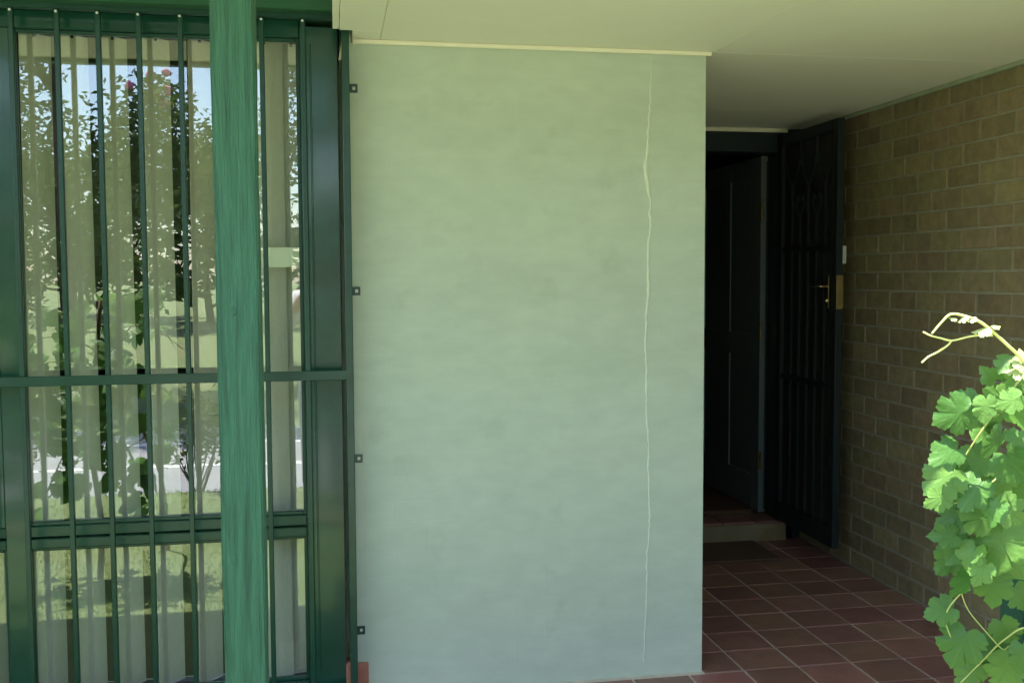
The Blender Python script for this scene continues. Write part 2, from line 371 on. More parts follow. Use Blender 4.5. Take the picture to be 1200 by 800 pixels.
# other walls of the house
hw = empty('house_wall', (-2.7, YF, -.15), 'pale green house wall at the far side of the window', 'wall')
boxobj('wall_panel', (-4.5, -2.22, YF, YF+.24, -.15, 2.6), 'wall', hw, bevel=0)
boxobj('wall_plinth', (-2.22, .03, 3.50, 3.70, -.15, .02), 'terracotta', hw, bevel=.004)
dw = empty('door_wall', (1.5, YD, 0), 'dark wall strip around the front door opening', 'wall')
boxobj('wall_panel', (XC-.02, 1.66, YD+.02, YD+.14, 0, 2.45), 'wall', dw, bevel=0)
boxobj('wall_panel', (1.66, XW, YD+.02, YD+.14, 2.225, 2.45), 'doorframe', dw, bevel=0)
# interior shell
room = []
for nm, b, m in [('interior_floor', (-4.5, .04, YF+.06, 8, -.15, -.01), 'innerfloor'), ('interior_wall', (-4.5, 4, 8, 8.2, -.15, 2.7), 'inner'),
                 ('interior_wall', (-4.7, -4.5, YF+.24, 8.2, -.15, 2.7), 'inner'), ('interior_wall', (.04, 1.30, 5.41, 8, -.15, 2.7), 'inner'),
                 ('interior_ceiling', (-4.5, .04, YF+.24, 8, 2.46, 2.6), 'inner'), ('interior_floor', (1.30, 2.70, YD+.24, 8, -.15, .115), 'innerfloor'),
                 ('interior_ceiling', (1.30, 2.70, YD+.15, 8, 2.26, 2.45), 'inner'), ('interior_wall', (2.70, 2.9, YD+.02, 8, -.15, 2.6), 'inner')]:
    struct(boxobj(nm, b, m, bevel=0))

# ------------------------------------------------------------------ brick wall, brick by brick
bw = empty('brick_wall', (XW+.055, 3.4, -.15), 'olive brown face brick wall down the side of the porch', 'wall')
BL, BH, BD = .2152, .0865, .11
ml = parent_loc(bw)
boxobj('mortar_core', (XW+.0035, XW+.1065, 1.62, 5.60, -.15, 2.30), 'mortar', bw, bevel=0)
bmb = bmesh.new(); box(bmb, 0, BD, 0, BL-.0105, 0, BH-.0105); brick_me = mesh_of(bmb, 'brick', .0022)
brick_me.materials.append(M['brick'])
halfme = {}
bulk = bmesh.new(); nb = 0
BZ0 = 1.3126-.0048 - 16*BH     # a bed joint was measured at z = 1.3126
for c in range(-1, 28):
    z0 = BZ0 + c*BH
    z1 = min(z0+BH-.0105, 2.292)
    if z1-z0 < .02: continue
    y = 1.625 + (0 if c % 2 else -BL/2)
    # perpends measured: row above z 1.57 has one at y about 4.65
    sh = .055
    while y < 5.6:
        a, b = max(y+sh, 1.622), min(y+sh+BL-.0105, 5.598)
        y += BL
        if b-a < .03: continue
        jx, jz, jy = random.uniform(-.0012, .0012), random.uniform(-.0009, .0009), random.uniform(-.0012, .0012)
        full = abs(b-a-(BL-.0105)) < 1e-4 and abs(z1-z0-(BH-.0105)) < 1e-4
        if 2.72 < a and b < 5.25 and nb < 300 and z1 > .0:
            if full: me = brick_me
            else:
                k = (round(b-a, 3), round(z1-z0, 3))
                if k not in halfme:
                    t = bmesh.new(); box(t, 0, BD, 0, b-a, 0, z1-z0); halfme[k] = mesh_of(t, 'brick', .0022); halfme[k].materials.append(M['brick'])
                me = halfme[k]
            o = link('brick', me, None, bw); o.location = Vector((XW+jx, a+jy, z0+jz))-ml; nb += 1
            o.rotation_euler = (random.uniform(-.004, .004), 0, random.uniform(-.006, .006))
        else: box(bulk, XW+jx, XW+BD+jx, a+jy, b+jy, z0+jz, z1+jz)
bmesh.ops.translate(bulk, verts=bulk.verts, vec=-ml)
o = link('brickwork', mesh_of(bulk, 'brickwork'), 'brick', bw); o['kind'] = 'stuff'

# ------------------------------------------------------------------ ceiling and roof
ceil = struct(boxobj('ceiling', (.082, XW, 1.40, YD+.02, 2.266, 2.30), 'cream', bevel=0))
def sheet(x0, x1, y0, y1): boxobj('ceiling_sheet', (x0, x1, y0, y1, H, 2.270), 'cream', ceil, bevel=.0012)
gp = .0006
sheet(.040, .176-gp, 1.40, 3.40); sheet(.082, .176-gp, 3.40+gp, YF-.001)
sheet(.176+gp, 1.362-gp, 1.40, YF-.001)
sheet(1.362+gp, XW, 1.40, YF-gp); sheet(XC+.001, XW, YF+gp, 4.728-gp); sheet(XC+.001, XW, 4.728+gp, YD+.03)
boxobj('cornice_bead', (.082, XC+.018, YF-.014, YF-.0025, H-.016, H-.0005), 'bead', ceil, bevel=.003)
boxobj('cornice_bead', (XC+.002, 2.46, YD-.012, YD+.0, H-.022, H-.0005), 'bead', ceil, bevel=.003)
boxobj('cornice_bead', (XW-.016, XW+.004, 1.45, YD-.01, H-.018, H-.0005), 'bead_green', ceil, bevel=.003)
struct(boxobj('soffit', (-4.6, .038, 1.40, YF+.2, 2.62, 2.65), 'cream', bevel=0))
roof = empty('roof', (-.5, 4, 2.66), 'grey low roof over the porch and house', 'roof')
boxobj('roof_deck', (-4.8, 5.2, 1.30, 9.0, 2.655, 2.76), 'roof', roof, bevel=.01)
boxobj('fascia', (-4.8, .036, 1.33, 1.398, 2.60, 2.653), 'beam', roof, bevel=.003)
boxobj('fascia', (.038, 2.75, 1.33, 1.398, 2.255, 2.653), 'beam', roof, bevel=.003)
boxobj('bulkhead', (.018, .038, 1.40, 3.395, 2.262, 2.618), 'cream', roof, bevel=0)
hb = boxobj('header_beam', (-2.9, .036, 3.405, YF+.16, 2.322, 2.619), 'beam', bevel=.004)
tag(hb, 'dark green timber beam across the head of the barred window', 'beam')
pb = boxobj('post_beam', (-4.5, -.006, 2.50, 2.60, 2.50, 2.619), 'beam', bevel=.004)
tag(pb, 'dark green beam carried on top of the weathered green post', 'beam')

# ------------------------------------------------------------------ posts
def post(x0, x1, y0, y1, z1, label, m='post'):
    root = empty('timber_post', ((x0+x1)/2, (y0+y1)/2, GZ), label, 'post', 'green veranda posts')
    bm = bmesh.new(); w, d, h = x1-x0, y1-y0, z1-GZ
    box(bm, -w/2, w/2, -d/2, d/2, 0, h)
    bmesh.ops.bevel(bm, geom=[e for e in bm.edges if abs((e.verts[0].co-e.verts[1].co).z) > 1], offset=.004, segments=2, affect='EDGES')
    bmesh.ops.subdivide_edges(bm, edges=[e for e in bm.edges if abs((e.verts[0].co-e.verts[1].co).z) > 1], cuts=90)
    for v in bm.verts:
        s = Vector((v.co.x*9+x0, v.co.y*9, v.co.z*3.2))
        v.co.x += .0022*mnoise.noise(s) + .0010*mnoise.noise(s*5); v.co.y += .0016*mnoise.noise(s+Vector((7, 3, 1)))
    link('shaft', mesh_of(bm, 'shaft', smooth=True), m, root).data.set_sharp_from_angle(angle=rad(35))
    # knots: low bumps where the sawn grain wraps round them
    for (kx, kz, r) in ((.012, .95, .011), (-.022, .78, .009), (-.01, 1.38, .008), (.02, .36, .008)):
        bm = bmesh.new(); bmesh.ops.create_uvsphere(bm, u_segments=14, v_segments=6, radius=1)
        for v in bm.verts: v.co = Vector((kx+v.co.x*r, -d/2+v.co.y*.0022, kz-GZ+v.co.z*r*1.5))
        link('knot', mesh_of(bm, 'knot', smooth=True), m, root)
    return root
post(-.2690, -.1690, 2.50, 2.60, 2.50, 'rough sawn green timber post standing before the barred window')
post(1.625, 1.715, 2.15, 2.24, .93, 'short green timber post standing behind the leafy grapevine', 'frame_side')

# ------------------------------------------------------------------ window
wroot = empty('window', (-1.1, 3.56, .02), 'tall green framed window with beige blinds behind its glass', 'window')
WX0, WX1, WZ0, WZ1 = -2.20, .034, .02, 2.30
WY0, WY1 = 3.530, 3.60
boxobj('frame_jamb', (-.093, WX1, WY0, WY1, WZ0, WZ1), 'frame', wroot, bevel=.003)
boxobj('jamb_moulding', (-.082, -.072, WY0-.004, WY0+.01, WZ0+.08, WZ1-.06), 'frame', wroot, bevel=.002)
boxobj('jamb_moulding', (-.060, -.054, WY0-.004, WY0+.01, WZ0+.08, WZ1-.06), 'frame', wroot, bevel=.002)
boxobj('frame_jamb', (WX0, WX0+.09, WY0, WY1, WZ0, WZ1), 'frame', wroot, bevel=.003)
boxobj('frame_head', (WX0+.09, -.093, WY0+.004, WY1, 2.262, WZ1+.02), 'frame', wroot, bevel=.003)
boxobj('frame_sill', (WX0+.09, -.093, WY0-.01, WY1, WZ0, .062), 'frame', wroot, bevel=.003)
boxobj('mullion', (-1.062, -.998, WY0+.002, WY1, .062, 2.262), 'frame', wroot, bevel=.003)
boxobj('sash_stile', (-1.150, -1.062, WY0+.006, WY1-.005, .645, 2.262), 'frame', wroot, bevel=.003)
for a, b in ((-.998, -.093), (WX0+.09, -1.062)):
    lo, hi = min(a, b), max(a, b)
    boxobj('transom', (lo, hi, WY0+.005, WY1, .572, .604), 'frame_side', wroot, bevel=.003)
    boxobj('transom', (lo, hi, WY0+.012, WY1, .609, .645), 'frame_side', wroot, bevel=.003)
    for z0, z1 in ((.062, .572), (.645, 2.262)):
        boxobj('pane', (lo, hi, 3.570, 3.575, z0, z1), 'glass', wroot, bevel=0)
        # thin glazing beads round the pane
        for bx in ((lo, lo+.012, 3.553, 3.569, z0, z1), (hi-.012, hi, 3.553, 3.569, z0, z1), (lo+.012, hi-.012, 3.553, 3.569, z0, z0+.012), (lo+.012, hi-.012, 3.553, 3.569, z1-.012, z1)):
            boxobj('glazing_bead', bx, 'frame_side', wroot, bevel=.002)

# ------------------------------------------------------------------ vertical blind
vb = empty('vertical_blind', (-1.1, 3.68, .09), 'beige fabric vertical blind with half turned slats behind the window', 'blind')
bo = parent_loc(vb)
boxobj('headrail', (-2.12, -.06, 3.645, 3.700, 2.285, 2.325), 'dark', vb, bevel=.003)
def slat_mesh():
    bm = bmesh.new(); n = 6; fr, bk = [], []
    for i in range(n+1):
        x = -.0635+.127*i/n; y = .006*(1-(2*i/n-1)**2)
        fr.append([bm.verts.new((x, y, z)) for z in (0, 2.245)]); bk.append([bm.verts.new((x, y+.0016, z)) for z in (0, 2.245)])
    for i in range(n):
        bm.faces.new((fr[i][0], fr[i+1][0], fr[i+1][1], fr[i][1])); bm.faces.new((bk[i][0], bk[i][1], bk[i+1][1], bk[i+1][0]))
        bm.faces.new((fr[i][1], fr[i+1][1], bk[i+1][1], bk[i][1])); bm.faces.new((fr[i][0], bk[i][0], bk[i+1][0], fr[i+1][0]))
    for i in (0, n): bm.faces.new((fr[i][0], fr[i][1], bk[i][1], bk[i][0]))
    return mesh_of(bm, 'slat')
sm = slat_mesh(); sm.materials.append(M['slat'])
def slat(x, y, ang):
    o = link('slat', sm, None, vb); o.location = Vector((x, y, .032))-bo; o.rotation_euler = (random.uniform(-.004, .004), random.uniform(-.004, .004), rad(ang))
    bm = bmesh.new(); box(bm, -.004, .004, -.003, .003, 0, .04); h = link('slat_hook', mesh_of(bm, 'slat_hook'), 'dark', o); h.location = (0, .003, 2.232)
x = -1.005
for i in range(16):
    if x > -2.1: pass
for i in range(-8, 6):
    xx = -.968 + i*.1325
    if xx < -2.06: continue
    slat(xx, 3.668, 57 + random.uniform(-3, 3))
slat(-.212, 3.655, 20); slat(-.128, 3.69, 14)
# beaded chain that links the slat bottoms
bm = bmesh.new()
pts = []
for i in range(90):
    x = -2.0 + 1.95*i/89; pts.append(Vector((x, 3.675+.02*math.sin(x*47), 0.055-.014*abs(math.sin(x*23.7)))) - bo)
tube(bm, pts, .0018, 5); link('bead_chain', mesh_of(bm, 'bead_chain', smooth=True), 'white', vb)
a, b = at(303, 290, 3.585), at(356, 313, 3.585)
pn = boxobj('card', (-.232, -.094, 3.5765, 3.5795, b.z, a.z), 'paper', bevel=0)
tag(pn, 'blank cream card stuck inside the window glass near its jamb', 'card')

# ------------------------------------------------------------------ security grille
gr = empty('security_grille', (-1.05, 3.48, .03), 'dark green steel bar grille screwed over the window', 'security grille')
GY = 3.470
barx = [-.990, -.852, -.727, -.602, -.472, -.343, -.214, -.080]
barx = [v*.985 for v in barx]
barx += [barx[0]-.128*k for k in range(1, 9)]
bmx = bmesh.new(); box(bmx, -.0082, .0082, -.0082, .0082, 0, 2.262); bar_me = mesh_of(bmx, 'bar', .002); bar_me.materials.append(M['bar'])
go = parent_loc(gr)
bmr = bmesh.new(); bmesh.ops.create_uvsphere(bmr, u_segments=8, v_segments=5, radius=.0045); rivet = mesh_of(bmr, 'rivet', smooth=True); rivet.materials.append(M['white'])
for bx in barx:
    o = link('bar', bar_me, None, gr); o.location = Vector((bx, GY, .045))-go
    rv = link('weld_spot', rivet, None, o); rv.location = (0, -.0095, 2.255)
boxobj('rail', (-2.10, .0705, GY-.016, GY+.014, 2.307, 2.330), 'bar', gr, bevel=.002)
boxobj('rail', (-2.10, .046, GY-.018, GY-.0098, 1.118, 1.150), 'bar', gr, bevel=.0015)
boxobj('rail', (-2.10, .046, GY-.015, GY+.012, .018, .045), 'bar', gr, bevel=.002)
boxobj('stile', (.046, .0705, GY-.020, GY+.046, .018, 2.307), 'bar', gr, bevel=.002)
boxobj('stile', (-2.125, -2.10, GY-.020, GY+.046, .018, 2.33), 'bar', gr, bevel=.002)
for y in (104, 341, 537, 738):
    z = at(414, y, YF).z
    bm = bmesh.new(); x0, x1 = .0685, .0985
    # a flat tab with a square hole
    for b in ((x0, x0+.012, -.0145, .0145), (x1-.007, x1, -.0145, .0145), (x0+.012, x1-.007, .0065, .0145), (x0+.012, x1-.007, -.0145, -.0065)):
        box(bm, b[0], b[1], YF-.0055, YF+.0015, b[2], b[3])
    bmesh.ops.translate(bm, verts=bm.verts, vec=Vector((0, 0, z))-go)
    t = link('mounting_tab', mesh_of(bm, 'mounting_tab'), 'bar', gr)
    bm = bmesh.new(); bmesh.ops.create_cone(bm, cap_ends=True, segments=10, radius1=.0052, radius2=.004, depth=.005)
    s = link('screw', mesh_of(bm, 'screw'), 'white', t); s.location = Vector((.0855, YF-.0012, z))-go; s.rotation_euler = (rad(90), 0, 0)
# timber wedge jammed behind the grille's top corner
bm = bmesh.new(); p0, p1 = at(405, 28, 3.50), at(398, 71, 3.50)
for p, w in ((p0, .010), (p1, .007)):
    for sx in (-1, 1):
        for sy in (-1, 1): bm.verts.new((p.x+sx*w/2, 3.50+sy*.006, p.z))
bm.verts.ensure_lookup_table(); v = bm.verts
for f in ((0, 1, 3, 2), (4, 6, 7, 5), (0, 4, 5, 1), (1, 5, 7, 3), (3, 7, 6, 2), (2, 6, 4, 0)): bm.faces.new([v[i] for i in f])
wd = link('timber_wedge', mesh_of(bm, 'timber_wedge', .001), 'timber'); tag(wd, 'thin bare timber wedge jammed behind the top corner of the grille', 'wedge')

# ------------------------------------------------------------------ doorway
st = empty('door_step', (1.95, YD, 0), 'low pale concrete step with dark red tiled edge below the front door', 'step')
boxobj('riser', (XC+.002, 2.47, YD-.03, YD+.24, -.01, .098), 'step', st, bevel=.006)
for k in range(6):
    x0 = XC+.002+k*.190; boxobj('tread_tile', (x0+.003, min(x0+.187, 2.468), YD-.034, YD+.14, .0985, .113), 'tile', st, bevel=.003)
dm = boxobj('doormat', (1.50, 2.262, 4.845, 5.205, .002, .014), 'mat', bevel=.004)
tag(dm, 'thin brown coir doormat lying before the concrete step', 'doormat')
df = empty('door_frame', (2.05, YD+.06, .11), 'dark blue green timber frame of the front doorway', 'door frame')
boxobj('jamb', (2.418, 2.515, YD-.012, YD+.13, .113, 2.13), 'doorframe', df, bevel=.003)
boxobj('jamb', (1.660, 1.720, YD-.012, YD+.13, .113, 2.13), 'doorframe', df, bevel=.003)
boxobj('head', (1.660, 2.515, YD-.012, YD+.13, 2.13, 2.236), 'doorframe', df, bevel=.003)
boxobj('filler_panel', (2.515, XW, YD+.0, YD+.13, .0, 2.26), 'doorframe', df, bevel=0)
# front door, standing open inwards
fd = empty('front_door', (2.40, 5.40, .12), 'dark stained panelled front door standing open into the hall', 'door')
DX0, DX1, DY0, DY1, DZ0, DZ1 = 2.372, 2.412, 5.395, 6.36, .122, 2.128
boxobj('leaf', (DX0+.008, DX1, DY0, DY1, DZ0, DZ1), 'door', fd, bevel=.002)
for y0, y1 in ((DY0, DY0+.10), (DY1-.10, DY1), ((DY0+DY1)/2-.04, (DY0+DY1)/2+.04)):
    boxobj('door_stile', (DX0, DX0+.010, y0, y1, DZ0, DZ1), 'door', fd, bevel=.002)
for z0, z1 in ((DZ0, DZ0+.20), (1.0, 1.13), (DZ1-.11, DZ1)):
    for y0, y1 in ((DY0+.10, (DY0+DY1)/2-.04), ((DY0+DY1)/2+.04, DY1-.10)):
        boxobj('door_rail', (DX0, DX0+.010, y0+.001, y1-.001, z0, z1), 'door', fd, bevel=.002)
for z in (.42, 1.15, 1.82):
    boxobj('hinge', (DX0-.004, DX0+.012, DY0-.012, DY0+.002, z-.05, z+.05), 'brass', fd, bevel=.002)
boxobj('draught_strip', (2.404, 2.4165, YD+.131, YD+.136, .14, 2.10), 'doorframe', df, bevel=.0005)
# security screen door, swung out against the brick wall
sd = empty('security_door', (2.42, 5.21, .13), 'dark security screen door with scrolled bars standing open along the brick wall', 'security door')
sx, ya, yb, za, zb = 2.410, 4.560, 5.228, .128, 2.212
def sdbox(nm, y0, y1, z0, z1, t=.017, m='secdoor', b=.003): return boxobj(nm, (sx-t, sx+t, y0, y1, z0, z1), m, sd, bevel=b)
sdbox('stile', ya, ya+.055, za, zb); sdbox('stile', yb-.055, yb, za, zb)
sdbox('rail', ya+.055, yb-.055, zb-.055, zb, .0165); sdbox('rail', ya+.055, yb-.055, za, za+.10, .0165)
for z in (1.60, .92): sdbox('rail', ya+.055, yb-.055, z-.014, z+.014, .013)
boxobj('screen', (sx+.004, sx+.006, ya+.05, yb-.05, za+.05, zb-.05), 'screen', sd, bevel=0)
iy = [ya+.055+(yb-ya-.11)*t for t in (.17, .335, .5, .665, .83)]
for y in iy:
    sdbox('bar', y-.006, y+.006, .242 if False else za+.10, .906, .006, b=.001)
    sdbox('bar', y-.006, y+.006, .934, 1.586, .006, b=.001)
# top panel: bars that fork into arches
for k, y in enumerate(iy):
    if k % 2 == 0:
        sdbox('bar', y-.006, y+.006, 1.614, 1.86, .006, b=.001)
        for s in (-1, 1):
            y2 = y + s*(iy[1]-iy[0])
            tubeobj('scroll', [(sx, y, 1.85), (sx, y+s*.012, 1.93), (sx, y+s*.05, 1.985), (sx, y2-s*.02, 2.03), (sx, y2, 2.10), (sx, y2, zb-.05)], .006, 'secdoor', sd, 5, 6)
    else:
        sdbox('bar', y-.006, y+.006, 1.614, 1.75, .006, b=.001)
        for s in (-1, 1):
            tubeobj('scroll', [(sx, y, 1.74), (sx, y+s*.02, 1.79), (sx, y+s*.045, 1.83), (sx, y+s*.03, 1.87), (sx, y+s*.012, 1.85)], .005, 'secdoor', sd, 5, 6)
lk = boxobj('lock_plate', (sx-.024, sx-.017, ya+.062, ya+.088, 1.300, 1.462), 'brass', sd, bevel=.002)
boxobj('lock_edge_plate', (sx-.0175, sx+.0175, ya-.006, ya, 1.300, 1.462), 'brass', sd, bevel=.001)
tubeobj('lever', [(sx-.022, ya+.075, 1.408), (sx-.05, ya+.075, 1.408), (sx-.062, ya+.085, 1.408), (sx-.062, ya+.18, 1.406)], .0055, 'brass', sd, 5, 8)
tubeobj('lever', [(sx+.022, ya+.03, 1.408), (sx+.045, ya+.03, 1.408), (sx+.05, ya+.04, 1.408), (sx+.05, ya+.12, 1.406)], .0055, 'brass', sd, 5, 8)
bm = bmesh.new(); bmesh.ops.create_uvsphere(bm, u_segments=12, v_segments=8, radius=.011)
o = link('key_cylinder', mesh_of(bm, 'key_cylinder', smooth=True), 'brass', sd); o.location = Vector((sx-.026, ya+.075, 1.338))-parent_loc(sd)
db = empty('doorbell', (XW, 4.80, 1.52), 'small white doorbell box fixed to the brown brick wall', 'doorbell')
bm = bmesh.new(); box(bm, -.030, .0015, -.022, .022, 0, .092)
link('housing', mesh_of(bm, 'housing', .008, 3, True), 'white', db)
bm = bmesh.new(); bmesh.ops.create_cone(bm, cap_ends=True, segments=14, radius1=.009, radius2=.008, depth=.006)
o = link('button', mesh_of(bm, 'button', .0008), 'dark', db); o.location = (-.031, 0, .03); o.rotation_euler = (0, rad(90), 0)

# ------------------------------------------------------------------ grapevines
HALF = [(.02, .0), (.09, -.11), (.20, -.17), (.29, -.11), (.38, -.10), (.43, .0), (.52, .06), (.49, .14), (.55, .22), (.47, .27), (.40, .30), (.48, .38), (.55, .44), (.50, .52),
        (.50, .60), (.41, .63), (.34, .69), (.27, .67), (.22, .65), (.24, .74), (.26, .79), (.19, .83), (.15, .90), (.08, .93), (0, 1.02)]
def leaf_mesh(seed, m, fold=.22, droop=.25):
    rnd = random.Random(seed); bm = bmesh.new()
    sx_ = rnd.uniform(.88, 1.12)
    def zf(x, y): return -fold*abs(x) + .30*x*x*rnd.uniform(.6, 1.3) - droop*y*y + .05*math.sin(7*x+seed) + rnd.uniform(-.015, .015)
    out = [(x, y) for x, y in HALF] + [(-x, y) for x, y in HALF[-2::-1]]
    out = [(x*sx_ + rnd.uniform(-.018, .018), y + rnd.uniform(-.018, .018)) for x, y in out]
    vo = [bm.verts.new((x, y, zf(x, y))) for x, y in out]
    c = bm.verts.new((0, .28, -.02*droop)); c0 = bm.verts.new((0, 0, 0)); 
    ring = []
    for i in range(0, len(out)):
        pass
    for a, b in zip(vo, vo[1:]): bm.faces.new((c, b, a))
    bm.faces.new((c, c0, vo[-1])); bm.faces.new((c, vo[0], c0))
    bmesh.ops.recalc_face_normals(bm, faces=bm.faces)
    if sum(f.normal.z for f in bm.faces) < 0: bmesh.ops.reverse_faces(bm, faces=bm.faces)
    me = bpy.data.meshes.new('leaf'); bm.to_mesh(me); bm.free(); me.materials.append(M[m])
    for p in me.polygons: p.use_smooth = True
    return me
LEAF = [leaf_mesh(s, 'vineleaf', f, d) for s, f, d in ((1, .15, .2), (2, .3, .35), (3, .05, .45), (4, .4, .15), (5, -.15, .3))]
YOUNG = [leaf_mesh(8, 'youngleaf', .8, .3)]
def put_leaf(vine, base, tip_dir, normal, size, me, rnd):
    y = Vector(tip_dir).normalized(); n = Vector(normal); n = (n - y*n.dot(y)).normalized(); x = y.cross(n)
    o = link('leaf', me, None, vine)
    o.matrix_parent_inverse = Matrix()
    mt = Matrix((x, y, n)).transposed().to_4x4()
    o.matrix_basis = Matrix.Translation(Vector(base)-parent_loc(vine)) @ mt @ Matrix.Scale(size, 4)
    return o
rv = random.Random(5)
vine = empty('grapevine', (1.42, 1.72, GZ), 'sunlit leafy grapevine with a curling pale shoot before the brick wall', 'vine', 'grapevines')
VY = 1.62
# main stems and canes
tubeobj('trunk', [(1.42, 1.72, GZ-.05), (1.40, 1.71, .15), (1.45, 1.73, .45), (1.42, 1.72, .75), (1.47, 1.74, 1.0), (1.52, 1.74, 1.18)], (.017, .009), 'woody', vine, 6, 8)
def vy(y):
    k = [(300, 1.50), (370, 1.50), (500, 1.56), (600, 1.66), (700, 1.75), (800, 1.84), (900, 1.84)]
    for (a, b), (c, d) in zip(k, k[1:]):
        if a <= y <= c: return b+(d-b)*(y-a)/(c-a)
    return 1.6
def P(x, y, Y=None): return at(x, y, vy(y) if Y is None else vy(y)+(Y-VY))
canes = [[(1.45, 1.73, .95), P(1290, 500, 1.70), P(1235, 470), P(1200, 424), P(1178, 402), P(1160, 386), P(1148, 377), P(1133, 371), P(1115, 368), P(1104, 377), P(1092, 391)],
         [(1.46, 1.74, 1.0), P(1260, 400, 1.68), P(1205, 435), P(1182, 462), P(1166, 482), P(1150, 505), P(1140, 520), P(1124, 545)],
         [(1.43, 1.72, .80), P(1270, 560, 1.70), P(1215, 545), P(1180, 552), P(1150, 575), P(1118, 590)],
         [(1.43, 1.72, .60), P(1280, 640, 1.72), P(1220, 625, 1.66), P(1170, 650), P(1130, 690), P(1108, 722), P(1120, 760)],
         [(1.42, 1.72, .40), P(1270, 760, 1.70), P(1210, 735), P(1178, 748), P(1150, 775), P(1125, 800)]]
for i, c in enumerate(canes): tubeobj('cane', c, (.0026, .0012) if i else (.0034, .0017), 'tendril' if i == 0 else 'cane', vine, 7, 7)
tubeobj('tendril', [P(1163, 393), P(1150, 392.5), P(1135, 394.5), P(1115, 399), P(1102, 396), P(1090, 393), P(1082, 389)], (.0019, .0014), 'tendril', vine, 5, 6)
tubeobj('tendril', [P(1115, 399), P(1110, 405), P(1098, 413), P(1088, 418), P(1080, 425)], (.0017, .0015), 'tendril', vine, 5, 6)
tubeobj('tendril', [P(1180, 590), P(1172, 610), P(1190, 625), P(1202, 640)], .0014, 'cane', vine, 5, 6)
tubeobj('tendril', [P(1125, 690), P(1135, 715), P(1160, 745), P(1175, 760), P(1183, 756)], .0012, 'cane', vine, 5, 6)
# leaves read off the photograph: centre, width in px, tip direction in the picture (degrees, 0 right, 90 down), depth offset
LV = [(1172, 466, 52, 200, .02), (1190, 448, 40, 80, .05), (1120, 487, 62, 165, .0), (1188, 488, 62, 60, -.03), (1150, 498, 54, 190, .03), (1132, 470, 44, 175, .06), (1168, 520, 56, 120, .0),
      (1110, 532, 58, 160, -.02), (1142, 540, 60, 175, .04), (1190, 548, 62, 70, -.05), (1105, 562, 62, 150, -.01), (1140, 578, 62, 120, -.04), (1176, 572, 54, 110, .02), (1116, 560, 56, 170, .03),
      (1148, 606, 54, 190, -.02), (1186, 600, 58, 40, -.06), (1120, 604, 62, 150, .03), (1108, 628, 42, 175, .0), (1126, 640, 60, 140, .02), (1172, 640, 82, 100, -.03), (1116, 655, 62, 130, .05),
      (1138, 652, 46, 125, -.03), (1192, 660, 56, 60, .02), (1134, 686, 58, 110, -.02), (1164, 690, 62, 95, -.04), (1196, 700, 46, 80, .05), (1104, 716, 52, 170, .0), 
      (1126, 758, 66, 110, -.03), (1180, 740, 48, 60, .04), (1164, 762, 48, 140, .06), (1176, 790, 66, 110, .0), (1138, 792, 58, 150, .02), (1200, 770, 50, 90, -.03), (1198, 520, 50, 90, -.04), (1160, 440, 34, 220, .07), (1200, 610, 50, 100, .03), (1158, 560, 46, 90, .07), (1180, 620, 44, 140, .08), (1100, 585, 46, 165, -.03), (1156, 480, 44, 100, -.04), (1165, 600, 44, 120, -.08), (1150, 672, 44, 120, -.07), (1196, 575, 46, 80, .04), (1178, 424, 34, 150, .05), (1192, 440, 40, 120, .0), (1184, 470, 44, 160, -.04)]
for x, y, w, ang, dy in LV:
    c = P(x, y, VY+dy); ppm = F_PX/(c-Vector((0, 0, CAM_H))).dot(fw)
    size = w/ppm*.71
    a = rad(ang+rv.uniform(-12, 12))
    t = (rt*math.cos(a) - up*math.sin(a)).normalized()
    view = (Vector((0, 0, CAM_H))-c).normalized()
    n = (view*rv.uniform(.4, .9) + Vector((-.1, -.05, rv.choice((-.15, 0, .1, .25, .45)))) + Vector((rv.uniform(-.6, .6), rv.uniform(-.4, .4), rv.uniform(-.25, .25)))).normalized()
    while n.dot(SUN) > .52: n = (n + view*.3 - SUN*.25).normalized()
    t = (t + Vector((0, rv.uniform(-.35, .1), rv.uniform(-.15, .05)))).normalized()
    lf = put_leaf(vine, c - t*size*.42, t, n, size, rv.choice(LEAF), rv)
for x, y, w, ang in ((1118, 372, 8, 200), (1128, 371, 11, 150), (1139, 372, 10, 165), (1152, 384, 18, 178), (1166, 381, 9, 350), (1196, 430, 26, 185), (1194, 424, 18, 20), (1203, 422, 20, 250)):
    c = P(x, y); size = w/660
    a = rad(ang); t = rt*math.cos(a)-up*math.sin(a)
    put_leaf(vine, c-t*size*.3, t, Vector((-.3, -.2, .9)), size, YOUNG[0], rv)
# unseen side of the plant: the same growth carries on beyond the frame, round the trunk and up the post
for i in range(85):
    z = rv.uniform(.05, 1.18); x = rv.uniform(1.50, 1.85); y = 1.70 + rv.uniform(-.16, .16)
    out = Vector((rv.uniform(-1, .8), rv.uniform(-1.3, .3), rv.uniform(.1, .9)))
    put_leaf(vine, (x, y, z), Vector((rv.uniform(-1, 1), rv.uniform(-1, .3), rv.uniform(-1, -.1))), out, rv.uniform(.07, .12), rv.choice(LEAF), rv)

